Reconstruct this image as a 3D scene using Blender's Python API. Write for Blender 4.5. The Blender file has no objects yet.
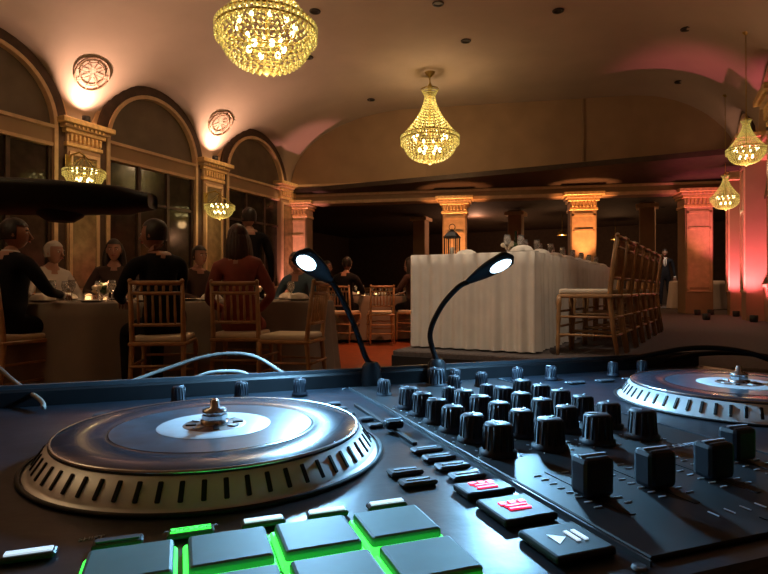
import bpy, bmesh, math, random
from mathutils import Vector, Matrix, Quaternion
random.seed(4)
S=bpy.context.scene
COL=S.collection
pi=math.pi
try:
    S.view_settings.view_transform='Standard'
    S.view_settings.look='None'
except Exception as e: print(e)
S.view_settings.exposure=0.35

# ---------------- materials ----------------
def mat(name,col,rough=.5,metal=0,em=None,es=0,var=.12,scale=8,trans=0,bump=0,spec=.5,coat=0):
    m=bpy.data.materials.new(name); m.use_nodes=True
    nt=m.node_tree; b=nt.nodes['Principled BSDF']
    b.inputs['Roughness'].default_value=rough
    b.inputs['Metallic'].default_value=metal
    b.inputs['Specular IOR Level'].default_value=spec
    b.inputs['Coat Weight'].default_value=coat
    if trans: b.inputs['Transmission Weight'].default_value=trans
    tc=nt.nodes.new('ShaderNodeTexCoord'); n=nt.nodes.new('ShaderNodeTexNoise')
    n.inputs['Scale'].default_value=scale; n.inputs['Detail'].default_value=4
    nt.links.new(tc.outputs['Object'],n.inputs['Vector'])
    r=nt.nodes.new('ShaderNodeValToRGB')
    r.color_ramp.elements[0].position=.3; r.color_ramp.elements[1].position=.7
    r.color_ramp.elements[0].color=tuple(c*(1-var) for c in col)+(1,)
    r.color_ramp.elements[1].color=tuple(min(1,c*(1+var)) for c in col)+(1,)
    nt.links.new(n.outputs['Fac'],r.inputs['Fac'])
    nt.links.new(r.outputs['Color'],b.inputs['Base Color'])
    if bump:
        bp=nt.nodes.new('ShaderNodeBump'); bp.inputs['Strength'].default_value=bump; bp.inputs['Distance'].default_value=.01
        nt.links.new(n.outputs['Fac'],bp.inputs['Height']); nt.links.new(bp.outputs['Normal'],b.inputs['Normal'])
    if em:
        b.inputs['Emission Color'].default_value=tuple(em)+(1,)
        b.inputs['Emission Strength'].default_value=es
    return m

def wood_floor():
    m=mat('dance_floor_wood',(.16,.05,.025),.28,0,var=.3)
    nt=m.node_tree; b=nt.nodes['Principled BSDF']
    tc=nt.nodes.new('ShaderNodeTexCoord'); mp=nt.nodes.new('ShaderNodeMapping')
    mp.inputs['Rotation'].default_value[2]=math.radians(25)
    br=nt.nodes.new('ShaderNodeTexBrick'); br.inputs['Scale'].default_value=3
    br.inputs['Color1'].default_value=(.30,.085,.035,1); br.inputs['Color2'].default_value=(.20,.055,.025,1)
    br.inputs['Mortar'].default_value=(.03,.012,.008,1); br.inputs['Mortar Size'].default_value=.01
    nt.links.new(tc.outputs['Object'],mp.inputs['Vector']); nt.links.new(mp.outputs['Vector'],br.inputs['Vector'])
    nt.links.new(br.outputs['Color'],b.inputs['Base Color'])
    return m

M_ceil=mat('ceiling_plaster',(.50,.40,.31),.85,var=.06,scale=1.5)
M_wall=mat('wall_plaster',(.36,.235,.135),.7,var=.1,scale=2)
M_trim=mat('trim_cream',(.64,.44,.25),.5,var=.12,scale=10,bump=.2)
M_frame=mat('arch_frame_wood',(.07,.038,.022),.45,var=.3)
M_gold=mat('gold_trim',(.84,.58,.26),.4,.3,var=.2,scale=20,bump=.4)
M_mirror=mat('dark_mirror',(.05,.042,.03),.12,.3,var=.3)
M_pmirror=mat('pilaster_mirror',(.32,.27,.15),.2,.6,var=.3)
M_lun=mat('lunette_panel',(.13,.095,.06),.5,var=.2,scale=3)
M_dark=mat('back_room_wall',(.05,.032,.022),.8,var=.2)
M_floor=wood_floor()
M_carp=mat('stage_carpet',(.11,.093,.090),.95,var=.25,scale=60,bump=.3)
M_carp2=mat('ballroom_carpet',(.05,.02,.016),.95,var=.6,scale=5,bump=.3)
M_skirt=mat('stage_skirt_black',(.012,.010,.010),.9)
M_cloth=mat('white_tablecloth',(.86,.82,.74),.85,var=.05)
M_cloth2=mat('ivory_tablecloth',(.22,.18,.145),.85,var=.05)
M_cream=mat('cushion_cream',(.75,.66,.52),.8,var=.06)
M_wood=mat('chiavari_wood',(.42,.24,.11),.38,var=.2,scale=15)
M_black=mat('black_plastic',(.010,.011,.013),.5,var=.2,scale=30,spec=.3)
M_rub=mat('black_rubber',(.008,.008,.009),.55,var=.2,scale=30,spec=.3)
M_knob=mat('knob_rubber',(.008,.011,.018),.5,var=.2,scale=60,spec=.35)
M_body=mat('controller_faceplate',(.010,.015,.022),.36,.1,var=.3,scale=40,bump=.05,spec=.45)
M_silver=mat('silver_ring',(.56,.57,.57),.38,.35,var=.1,scale=40)
M_steel=mat('steel',(.6,.62,.64),.25,1,var=.1,scale=60)
M_vinyl=mat('platter_vinyl',(.018,.032,.048),.24,.1,var=.3,scale=20,coat=.2,spec=.45)
M_label=mat('platter_label',(.66,.72,.76),.4,var=.15,scale=40)
M_label2=mat('platter_hub',(.26,.15,.11),.4,var=.5,scale=60)
M_pad=mat('rubber_pad',(.085,.18,.17),.55,var=.12,scale=50)
M_btn=mat('button_grey',(.045,.055,.065),.45,var=.2,scale=50)
M_green=mat('green_led',(.02,.2,.03),.5,em=(.04,1,.06),es=2.2)
M_red=mat('red_led',(.3,.01,.03),.5,em=(1,.015,.07),es=1.6)
M_white=mat('white_print',(.50,.58,.66),.6)
M_whitel=mat('white_led',(.7,.8,.9),.5,em=(.65,.82,1),es=.6)
M_lamp=mat('led_lens',(.9,.95,1),.3,em=(.55,.82,1),es=4)
M_cab=mat('grey_cable',(.30,.28,.25),.5)
M_suit=mat('black_suit',(.009,.009,.012),.85,var=.3,spec=.15)
M_coral=mat('coral_dress',(.24,.05,.033),.75,var=.2)
M_brown=mat('brown_jacket',(.04,.018,.014),.8)
M_shirt=mat('white_shirt',(.52,.48,.44),.8)
M_blue=mat('blue_shirt',(.05,.10,.15),.8)
M_skin=mat('skin',(.34,.17,.115),.5,var=.08)
M_skin2=mat('skin_dark',(.16,.075,.045),.5,var=.08)
M_hair=mat('hair_dark',(.012,.007,.005),.5,var=.4,scale=40)
M_hair2=mat('hair_auburn',(.04,.013,.008),.45,var=.4,scale=40)
M_hairw=mat('hair_white',(.42,.38,.34),.6,var=.1,scale=40)
M_eye=mat('eye_white',(.6,.58,.55),.3)
M_lip=mat('lips',(.28,.07,.06),.5)
M_shoe=mat('shoe_leather',(.01,.008,.007),.3)
M_crys=mat('crystal_bead_glow',(.62,.56,.24),.15,.0,em=(.88,.68,.16),es=.26,var=.6,scale=25)  # emission paints in the bulb light the beads would catch
M_bulb=mat('bulb_glow',(1,.9,.6),.4,em=(1,.82,.35),es=9)
M_brass=mat('brass',(.55,.40,.12),.3,.9)
M_glass=mat('glassware',(.8,.8,.8),.08,0,trans=.8,var=.02)
M_candle=mat('candle_glow',(1,.7,.4),.5,em=(1,.5,.18),es=4)
M_iron=mat('black_iron',(.01,.01,.01),.5)
M_china=mat('china',(.6,.57,.53),.25)
M_can=mat('downlight_can',(.03,.025,.02),.5)
M_ring=mat('medallion_plaster',(.38,.25,.17),.7,var=.15)

# ---------------- mesh builder ----------------
class MB:
    def __init__(s): s.v=[];s.f=[];s.m=[];s.sm=[];s.mats=[]
    def mi(s,m):
        if m not in s.mats: s.mats.append(m)
        return s.mats.index(m)
    def add(s,vs,fs,m,smooth=False,M=None):
        o=len(s.v); k=s.mi(m)
        for v in vs:
            v=Vector(v); s.v.append(tuple(M@v) if M else tuple(v))
        for f in fs: s.f.append(tuple(i+o for i in f)); s.m.append(k); s.sm.append(smooth)
    def box(s,c,sz,m,M=None,bev=0,seg=1,rz=0):
        T=Matrix.Translation(c)@Matrix.Rotation(rz,4,'Z')
        if M: T=M@T
        if bev:
            bm=bmesh.new(); bmesh.ops.create_cube(bm,size=1)
            for v in bm.verts: v.co=Vector((v.co.x*sz[0],v.co.y*sz[1],v.co.z*sz[2]))
            bmesh.ops.bevel(bm,geom=list(bm.edges),offset=bev,segments=seg,affect='EDGES',profile=.5)
            bm.verts.index_update()
            s.add([v.co.copy() for v in bm.verts],[[v.index for v in f.verts] for f in bm.faces],m,False,T); bm.free()
        else:
            x,y,z=[a/2 for a in sz]
            vs=[(-x,-y,-z),(x,-y,-z),(x,y,-z),(-x,y,-z),(-x,-y,z),(x,-y,z),(x,y,z),(-x,y,z)]
            s.add(vs,[(0,3,2,1),(4,5,6,7),(0,1,5,4),(1,2,6,5),(2,3,7,6),(3,0,4,7)],m,False,T)
    def lathe(s,prof,m,seg=24,M=None,wave=None,smooth=True,cap=True):
        vs=[];fs=[];n=len(prof)
        for j,(r,z) in enumerate(prof):
            for i in range(seg):
                a=2*pi*i/seg; rr=r*(wave(a,j/(n-1)) if wave else 1)
                vs.append((rr*math.cos(a),rr*math.sin(a),z))
        for j in range(n-1):
            for i in range(seg):
                k=(i+1)%seg
                fs.append((j*seg+i,j*seg+k,(j+1)*seg+k,(j+1)*seg+i))
        s.add(vs,fs,m,smooth,M)
        if cap:
            for j,rev in ((0,True),(n-1,False)):
                if prof[j][0]>1e-4:
                    ring=vs[j*seg:(j+1)*seg]
                    idx=list(range(seg)); 
                    if rev: idx=idx[::-1]
                    s.add(ring,[idx],m,False,M)
    def tube(s,pts,rad,m,seg=8,M=None,smooth=True):
        P=[Vector(p) for p in pts]
        if not hasattr(rad,'__len__'): rad=[rad]*len(P)
        vs=[];fs=[]
        prev=None
        for i,p in enumerate(P):
            d=(P[min(i+1,len(P)-1)]-P[max(i-1,0)]).normalized()
            if prev is None:
                a=Vector((0,0,1)) if abs(d.z)<.9 else Vector((1,0,0))
                n=d.cross(a).normalized()
            else:
                n=(prev-d*prev.dot(d)).normalized()
            prev=n; b=d.cross(n)
            for k in range(seg):
                an=2*pi*k/seg; vs.append(p+(n*math.cos(an)+b*math.sin(an))*rad[i])
        for i in range(len(P)-1):
            for k in range(seg):
                q=(k+1)%seg; fs.append((i*seg+k,i*seg+q,(i+1)*seg+q,(i+1)*seg+k))
        fs.append(list(range(seg))[::-1]); fs.append([ (len(P)-1)*seg+k for k in range(seg)])
        s.add(vs,fs,m,smooth,M)
    def sph(s,c,r,m,u=12,v=8,M=None,fn=None,keep=None):
        if not hasattr(r,'__len__'): r=(r,r,r)
        vs=[];un=[];fs=[]
        for j in range(v+1):
            th=pi*j/v
            for i in range(u):
                a=2*pi*i/u; q=Vector((math.sin(th)*math.cos(a),math.sin(th)*math.sin(a),math.cos(th)))
                un.append(q); w=fn(q) if fn else q
                vs.append((c[0]+w[0]*r[0],c[1]+w[1]*r[1],c[2]+w[2]*r[2]))
        for j in range(v):
            for i in range(u):
                k=(i+1)%u; f=(j*u+i,(j+1)*u+i,(j+1)*u+k,j*u+k)
                if keep:
                    ce=sum((un[t] for t in f),Vector())/4
                    if not keep(ce): continue
                fs.append(f)
        s.add(vs,fs,m,True,M)
    def octa(s,c,r,m,M=None,h=1.2):
        x,y,z=c
        s.add([(x+r,y,z),(x,y+r,z),(x-r,y,z),(x,y-r,z),(x,y,z+r*h),(x,y,z-r*h)],
              [(0,1,4),(1,2,4),(2,3,4),(3,0,4),(1,0,5),(2,1,5),(3,2,5),(0,3,5)],m,False,M)
    def data(s,name):
        me=bpy.data.meshes.new(name); me.from_pydata(s.v,[],s.f)
        for m in s.mats: me.materials.append(m)
        me.polygons.foreach_set('material_index',s.m); me.polygons.foreach_set('use_smooth',s.sm)
        me.validate(); me.update(); return me
    def make(s,name,loc=(0,0,0),rz=0,parent=None):
        return place(s.data(name),name,loc,rz,parent)
def place(me,name,loc=(0,0,0),rz=0,parent=None,sc=1):
    o=bpy.data.objects.new(name,me); COL.objects.link(o)
    o.location=loc; o.rotation_euler[2]=rz; o.scale=(sc,sc,sc)
    if parent: o.parent=parent
    return o
def empty(name,loc,rz=0):
    o=bpy.data.objects.new(name,None); COL.objects.link(o); o.location=loc; o.rotation_euler[2]=rz; o.empty_display_size=.1; return o
def light(name,kind,loc,power,col,target=None,size=.05,spot=60,blend=.6,parent=None,sy=None):
    l=bpy.data.lights.new(name,kind); l.energy=power; l.color=col
    if kind=='AREA':
        l.size=size
        if sy: l.shape='RECTANGLE'; l.size_y=sy
    else: l.shadow_soft_size=size
    if kind=='SPOT': l.spot_size=math.radians(spot); l.spot_blend=blend
    o=bpy.data.objects.new(name,l); COL.objects.link(o); o.location=loc
    if target is not None:
        o.rotation_euler=(Vector(target)-Vector(loc)).to_track_quat('-Z','Y').to_euler()
    if parent: o.parent=parent
    return o

# ---------------- room frame ----------------
C=Vector((-2.33,13.9,0)); U=Vector((.4305,.9026,0)); R=Vector((.9026,-.4305,0))
RZ=-math.radians(25.5)       # local x = R (t), local y = U
def W(s,t,z=0): return C-U*s+R*t+Vector((0,0,z))
WD=9.83; H0=3.45; HC=5.2; STG=.36
def cove(t):
    tr=WD-t
    if t<2.9: return H0+(HC-H0)*math.sqrt(max(0,1-(1-max(t,0)/2.9)**2))
    if tr<2.2: return H0+(HC-H0)*math.sqrt(max(0,1-(1-max(tr,0)/2.2)**2))
    return HC
BAY=2.85; AR=1.17; AZ=3.3
def arch(s):
    k=math.floor(s/BAY); sc=(k+.5)*BAY; d=abs(s-sc)
    return AZ+math.sqrt(AR*AR-d*d) if d<AR else 0
S0,S1=-2.85,14.25
# ceiling
ts=[2.9*(1-math.cos(a*pi/2/26)) for a in range(27)]
ts+=[2.9+(WD-5.1)*i/6 for i in range(1,6)]
ts+=[WD-2.2*(1-math.cos(a*pi/2/22)) for a in range(22,-1,-1)]
ns=360
mb=MB(); vs=[];fs=[]
for i in range(ns+1):
    s=S0+(S1-S0)*i/ns
    for t in ts: vs.append(W(s,t,max(cove(t),arch(s))))
nt=len(ts)
for i in range(ns):
    for j in range(nt-1): fs.append((i*nt+j,i*nt+j+1,(i+1)*nt+j+1,(i+1)*nt+j))
mb.add(vs,fs,M_ceil,True); mb.make('ceiling')
# side walls (left / right)
for side,t0,nm in ((1,0,'wall_left'),(-1,WD,'wall_right')):
    mb=MB(); vs=[];fs=[]
    sa=0 if side==1 else S0
    n=240
    for i in range(n+1):
        s=sa+(S1-sa)*i/n; z=max(H0,arch(s))
        vs+= [W(s,t0,0),W(s,t0,z),W(s,t0-side*.25,0),W(s,t0-side*.25,z)]
    for i in range(n):
        a=i*4; b=a+4
        fs+=[(a,b,b+1,a+1),(a+2,a+3,b+3,b+2),(a+1,b+1,b+3,a+3)]
    mb.add(vs,fs,M_wall); mb.make(nm)
# rear wall behind camera
mb=MB(); mb.box((WD/2,0,2.65),(WD+.5,.2,5.3),M_wall); mb.make('wall_rear',W(S1+.1,0,0),RZ)
# floors
mb=MB(); mb.box((6,0,-.06),(24,34,.1),M_floor); mb.make('floor',W(2,-2,0)+Vector((0,0,.01)),RZ)
mb=MB(); mb.box((0,0,0),(3.3,12.5,.016),M_carp2); mb.make('carpet_runner',W(7.6,1.75,.018),RZ)
# stage
mb=MB(); TL=6.12
mb.box((0,0,STG/2),(WD-TL,18.05,STG),M_carp,bev=.01)
mb.box((0,-9.03,STG/2-.02),(WD-TL,.03,STG-.05),M_skirt)
mb.box((-(WD-TL)/2-.005,0,STG/2-.02),(.03,18.0,STG-.05),M_skirt)
mb.make('stage_platform',W(7.24-9.025,(TL+WD)/2-.005,0)+Vector((0,0,.012)),RZ)
STG+=.012

# arch bays
def bay(side,t0,k):
    mb=MB()
    sc=(k+.5)*BAY; n=28
    def pt(ds,z,dt): return W(sc+ds,t0+side*dt,z)
    for (r0,r1,dep,m) in ((AR-.16,AR+.0,.10,M_frame),(AR-.22,AR-.16,.13,M_trim),(AR-.02,AR+.06,.05,M_trim)):
        vs=[];fs=[]
        pts=[]
        pts.append((-r0,-r1,.02,.02))
        for i in range(n+1):
            a=pi-pi*i/n
            pts.append((r0*math.cos(a),r1*math.cos(a),AZ+r0*math.sin(a),AZ+r1*math.sin(a)))
        pts.append((r0,r1,.02,.02))
        for (x0,x1,z0,z1) in pts:
            vs+=[pt(x0,z0,0),pt(x0,z0,dep),pt(x1,z1,dep),pt(x1,z1,0)]
        for i in range(len(pts)-1):
            a=i*4;b=a+4
            for q in range(3): fs.append((a+q,a+q+1,b+q+1,b+q))
        mb.add(vs,fs,m)
    rr=AR-.2
    vs=[pt(0,AZ,.03)]+[pt(rr*math.cos(pi*i/n),AZ+rr*math.sin(pi*i/n),.03) for i in range(n+1)]
    mb.add(vs,[(0,i,i+1) for i in range(1,n+1)],M_lun)
    def bx(ds,z,w,h,d,m,dt=0):
        Mx=Matrix.Translation(W(sc+ds,t0+side*(dt+d/2),z))@Matrix.Rotation(RZ,4,'Z')
        mb.box((0,0,0),(d,w,h),m,Mx)
    bx(0,3.17,2*rr,.22,.08,M_wall); bx(0,3.30,2*rr,.05,.13,M_trim); bx(0,3.04,2*rr,.05,.11,M_trim)
    bx(0,1.95,2*rr-.1,2.1,.03,M_mirror)
    bx(0,.48,2*rr,.92,.07,M_wall); bx(0,.95,2*rr,.05,.1,M_trim)
    for d in (-rr+.04,-.32,.32,rr-.04): bx(d,1.98,.06,2.08,.07,M_frame)
    bx(0,2.4,2*rr,.05,.06,M_frame)
    mb.make('window_%d'%(k+1 if side==1 else k+11))
for k in range(0,5): bay(1,0,k)
for k in range(-1,5): bay(-1,WD,k)

def pilaster_mesh(w=.5,dep=.14,top=H0,mirror=True,h_cap=.4,extra=False):
    mb=MB(); zc=top-h_cap
    d=dep
    mb.box((d/2,0,.12),(d+.04,w+.06,.24),M_trim)
    mb.box((d/2,0,zc/2),(d,w,zc),M_wall)
    for y in (-w/2+.05,w/2-.05): mb.box((d+.012,y,1.9),(.03,.05,2.1),M_trim)
    for z in (.85,zc-.1): mb.box((d+.012,0,z),(.03,w-.05,.05),M_trim)
    if mirror: mb.box((d+.004,0,1.9),(.01,w-.15,2.0),M_pmirror)
    if extra:
        mb.box((d+.004,0,1.9),(.01,w-.14,1.95),M_trim)
        for z in (2.2,): mb.box((d+.012,0,z),(.03,w-.1,.04),M_trim)
    for (z,h,e,m) in ((zc+.03,.06,.03,M_gold),(zc+.13,.14,.01,M_trim),(zc+.23,.06,.06,M_gold),(zc+.29,.05,.10,M_trim),(zc+.36,.08,.16,M_gold)):
        mb.box(((d+e)/2,0,z),(d+e,w+2*e,h),m,bev=.008)
    n=int(w/.07)
    for i in range(n):
        y=-w/2+(i+.5)*w/n
        mb.box((d+.04,y,zc+.13),(.05,.035,.11),M_gold,bev=.008)
        mb.box((d+.10,y,zc+.295),(.05,.03,.04),M_gold)
    return mb
pm=pilaster_mesh(.56).data('pilaster')
pmr=pilaster_mesh(.5,.32,H0,False,.4,True).data('pilaster_deep')
fix=MB(); fix.lathe([(.05,0),(.06,.02),(.06,.11),(.045,.11),(.04,.06)],M_iron,12); fixd=fix.data('uplight_fixture')
med=MB()
for rr_,th in ((.27,.014),(.19,.009)):
    med.tube([(rr_*math.cos(a*pi/16),rr_*math.sin(a*pi/16),0) for a in range(33)],th,M_ring,6)
for a in range(8):
    c,s_=math.cos(a*pi/4),math.sin(a*pi/4); med.tube([(.05*c,.05*s_,0),(.26*c,.26*s_,0)],.006,M_ring,5)
medd=med.data('ceiling_medallion')
dl=MB(); dl.lathe([(.09,0),(.085,-.015),(.06,-.012),(.05,.03),(0,.03)],M_can,16); dld=dl.data('recessed_downlight')
for i in range(0,6):
    s=i*BAY
    if i==0: s=.30
    o=place(pm,'pilaster',W(s,0,.012),RZ)
    if i: 
        place(fixd,'uplight_fixture',W(s,.18,H0+.012),RZ)
        light('uplight','SPOT',W(s,.18,H0+.13),105,(1,.57,.40),W(s,.75,5.0),.05,140,.9)
        t=.30; z=cove(t); dz=(cove(t+.02)-cove(t-.02))/.04
        nrm=(R*dz+Vector((0,0,-1))).normalized()
        m_=place(medd,'ceiling_medallion',W(s,t,z)+nrm*.03,0)
        m_.rotation_mode='QUATERNION'; m_.rotation_quaternion=nrm.to_track_quat('Z','Y')
    t=2.4; place(dld,'recessed_downlight',W(s,t,cove(t)-.004))
    light('capital_fill_spot','SPOT',W(s,t,cove(t)-.06),150,(1,.58,.28),W(s,.1,3.15),.05,20,.7)  # fill spot and can added to brighten the pilaster capitals
for i,s in enumerate((-1.75,0.3,2.85,5.7,8.55,11.4)):
    place(pmr,'pilaster',W(s,WD,.012),RZ+pi)
    if i!=1:
        place(fixd,'uplight_fixture',W(s,WD-.18,H0+.012),RZ)
        light('uplight','SPOT',W(s,WD-.18,H0+.13),5,(1,.50,.33),W(s,WD-.8,5.0),.05,130,.8)
# pink uplights washing the right-hand pilasters from the floor on their near side
for s in (-1.75,.3):
    light('pink_uplight','SPOT',W(s+.75,WD-.28,STG+.14),230,(1,.16,.24),W(s+.1,WD-.2,1.9),.05,64,.7)
    place(fixd,'floor_uplight',W(s+.75,WD-.28,STG),RZ)
    light('pink_uplight','SPOT',W(s+.35,WD-.9,STG+.14),110,(1,.18,.26),W(s+.1,WD-.1,1.9),.05,55,.7)
    place(fixd,'floor_uplight',W(s+.35,WD-.9,STG),RZ)

# back wall (fascia) from A to B
A=Vector((-2.33,13.9,0)); B=Vector((7.65,12.0,0)); D=(B-A); LB=D.length; dn=D.normalized(); nn=Vector((dn.y,-dn.x,0))
if nn.y>0: nn=-nn
def BK(k,z=0,off=0): return A+D*k+nn*off+Vector((0,0,z))
RB=math.atan2(D.y,D.x)
mb=MB(); vs=[];fs=[];n=60
for i in range(n+1):
    kk=i/n; p=BK(kk); t=(p-C).dot(R); t=min(max(t,0),WD)
    z=cove(t)+.06
    vs+=[BK(kk,2.99),BK(kk,z),BK(kk,2.99,-.4),BK(kk,z,-.4)]
for i in range(n):
    a=i*4;b=a+4; fs+=[(a,b,b+1,a+1),(a+2,a+3,b+3,b+2),(a,a+2,b+2,b),(a+1,b+1,b+3,a+3)]
mb.add(vs,fs,M_wall); mb.make('wall_back')
mb=MB()
Mb=Matrix.Translation(A+D*.5)@Matrix.Rotation(RB,4,'Z')
for (z,h,d,m) in ((3.02,.07,.10,M_trim),(3.20,.05,.05,M_trim),(3.36,.06,.12,M_trim),(3.42,.06,.20,M_trim)):
    mb.box((0,-d/2,z),(LB-.3,d,h),m,Mb)
for x,z0,z1 in ((1.85,3.5,5.15),(-1.7,3.5,5.15)):
    mb.box((x,-.02,(z0+z1)/2),(.04,.04,z1-z0),M_wall,Mb)
mb.make('trim_back')
bp=pilaster_mesh(.55,.5,2.99,False,.34,True).data('back_column')
for k_,pw in ((.018,330),(.40,460),(.682,520),(.915,50)):
    zf=0 if k_<.55 else STG
    o=place(bp,'lit_column',BK(k_,.012,-.38),RB-pi/2)
    light('column_uplight','SPOT',BK(k_,zf+.16,.75),pw,(1,.38,.13) if k_>.1 else (1,.36,.32),BK(k_,3.15,.1),.04,34,.6)
    place(fixd,'floor_uplight',BK(k_,zf+.0,.75),RZ)
# back room
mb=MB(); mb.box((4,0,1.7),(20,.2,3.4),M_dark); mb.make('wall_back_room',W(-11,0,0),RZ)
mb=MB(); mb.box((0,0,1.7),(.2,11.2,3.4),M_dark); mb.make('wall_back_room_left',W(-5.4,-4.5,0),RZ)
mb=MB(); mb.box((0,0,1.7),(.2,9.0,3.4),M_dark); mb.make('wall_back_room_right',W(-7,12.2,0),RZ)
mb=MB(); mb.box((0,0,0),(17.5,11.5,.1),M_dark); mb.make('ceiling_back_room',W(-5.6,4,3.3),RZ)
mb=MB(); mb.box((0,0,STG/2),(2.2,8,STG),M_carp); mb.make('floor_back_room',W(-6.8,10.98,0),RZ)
mb=MB(); mb.box((0,0,1.6),(.4,.4,3.2),M_wall,bev=.02); mb.box((0,0,3.1),(.55,.55,.1),M_trim); mb.box((0,0,.5),(.5,.5,.2),M_trim); md=mb.data('back_room_column')
for s,t in ((-5,8.0),(-5,4.5),(-5,1.5)): place(md,'back_room_column',W(s,t,.012),RZ)

for s,t in ((6.6,5.2),(7.3,4.8),(2.6,6.8),(5.4,3.0),(4.2,3.4),(9,3.2),(3.6,5.2),(2.2,5.2)):
    place(dld,'recessed_downlight',W(s,t,cove(t)-.004))
# ---------------- chandeliers ----------------
def chandelier_mesh(rod,bracket=None,tent=True):
    mb=MB(); Rm=.56
    for r_,z,th in ((.55,.06,.016),(.57,-.02,.014))+(((.10,.86,.012),(.17,.98,.012)) if tent else ()):
        mb.tube([(r_*math.cos(a*pi/18),r_*math.sin(a*pi/18),z) for a in range(37)],th,M_brass,6)
    if tent: mb.lathe([(.02,.8),(.05,.9),(.03,.98),(.06,1.03),(.02,1.1),(.012,1.12)],M_brass,12)
    mb.tube([(0,0,-.3),(0,0,.9 if tent else .5)],.015,M_brass,6)
    if rod: 
        mb.tube([(0,0,1.1 if tent else .5),(0,0,rod)],.012,M_brass,6)
        mb.lathe([(.02,rod-.1),(.09,rod-.03),(.11,rod)],M_brass,16)
    NS=40
    for i in range(NS):
        a=2*pi*i/NS
        if tent:
            for j in range(17):
                q=j/16; r_=.10+.44*(q**1.7); z=.86-.80*q
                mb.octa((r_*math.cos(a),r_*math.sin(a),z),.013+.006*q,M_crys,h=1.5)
            for j in range(4):
                q=j/3; r_=.165-.06*q; z=.98-.12*q
                mb.octa((r_*math.cos(a),r_*math.sin(a),z),.012,M_crys)
        elif i%4==0:
            mb.tube([(.55*math.cos(a),.55*math.sin(a),.06),(0,0,.5)],.006,M_brass,4)
    for i in range(56):
        a=2*pi*i/56
        for j,zz in enumerate((.03,-.01,-.06,-.11)):
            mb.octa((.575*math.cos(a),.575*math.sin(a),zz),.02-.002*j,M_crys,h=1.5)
    for j in range(11):
        q=j/10; r_=.53*math.cos(q*pi/2*.86); z=-.04-.40*math.sin(q*pi/2)
        n=max(8,int(40*r_/.53))
        mb.tube([(r_*math.cos(a*pi/12),r_*math.sin(a*pi/12),z+.012) for a in range(25)],.006,M_brass,4)
        for i in range(n):
            a=2*pi*(i+.5*(j%2))/n
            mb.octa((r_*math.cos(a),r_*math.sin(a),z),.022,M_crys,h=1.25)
    mb.sph((0,0,-.47),(.045,.045,.05),M_crys,8,6)
    for i in range(10):
        a=2*pi*i/10; r_=.33
        mb.tube([(0,0,-.12),(r_*.6*math.cos(a),r_*.6*math.sin(a),-.16),(r_*math.cos(a),r_*math.sin(a),-.08)],.01,M_brass,5)
        mb.tube([(r_*math.cos(a),r_*math.sin(a),-.08),(r_*math.cos(a),r_*math.sin(a),0)],.014,M_cream,6)
        mb.sph((r_*math.cos(a),r_*math.sin(a),.035),(.026,.026,.045),M_bulb,8,6)
    for i in range(6):
        a=2*pi*i/6; mb.sph((.2*math.cos(a),.2*math.sin(a),-.22),(.034,.034,.045),M_bulb,8,6)
    if bracket:
        mb.tube([(0,0,.5),(bracket*.3,0,.62),(bracket*.8,0,.58),(bracket,0,.4)],.025,M_brass,6)
        mb.box((bracket,0,.4),(.04,.2,.4),M_brass,bev=.01)
    return mb
cz=3.88
chd=chandelier_mesh(HC-cz).data('crystal_chandelier')
for i,(s,t) in enumerate(((6.3,4.08),(1.13,4.13),(11.6,4.1))):  # third is unseen behind the camera, added to light guests' fronts
    o=place(chd,'crystal_chandelier',W(s,t,cz))
    light('chandelier_glow','POINT',W(s,t,cz+.25),31,(1,.68,.40),size=.12)
    light('chandelier_down','POINT',W(s,t,cz-.62),10,(1,.64,.36),size=.15)
sm=.44
for s,t,z in ((2.09,9.32,2.88),(-.69,9.35,2.60)):
    rod=(max(cove(t),arch(s))-z)/sm
    o=place(chandelier_mesh(rod).data('small_chandelier'),'small_chandelier',W(s,t,z),0,sc=sm)
    light('chandelier_glow','POINT',W(s,t,z-.28),4,(1,.6,.28),size=.08)
for s,t,z in ((5.98,.52,2.62),(3.1,.52,2.5)):
    o=place(chandelier_mesh(0,-.36/.5,False).data('reflected_chandelier'),'reflected_chandelier',W(s,t,z),RZ,sc=.5)  # solid stand-ins for chandelier reflections in the pilaster mirrors
    light('chandelier_glow','POINT',W(s,t,z-.3),2.5,(1,.62,.28),size=.08)  # glow added along with the reflection stand-in

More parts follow.
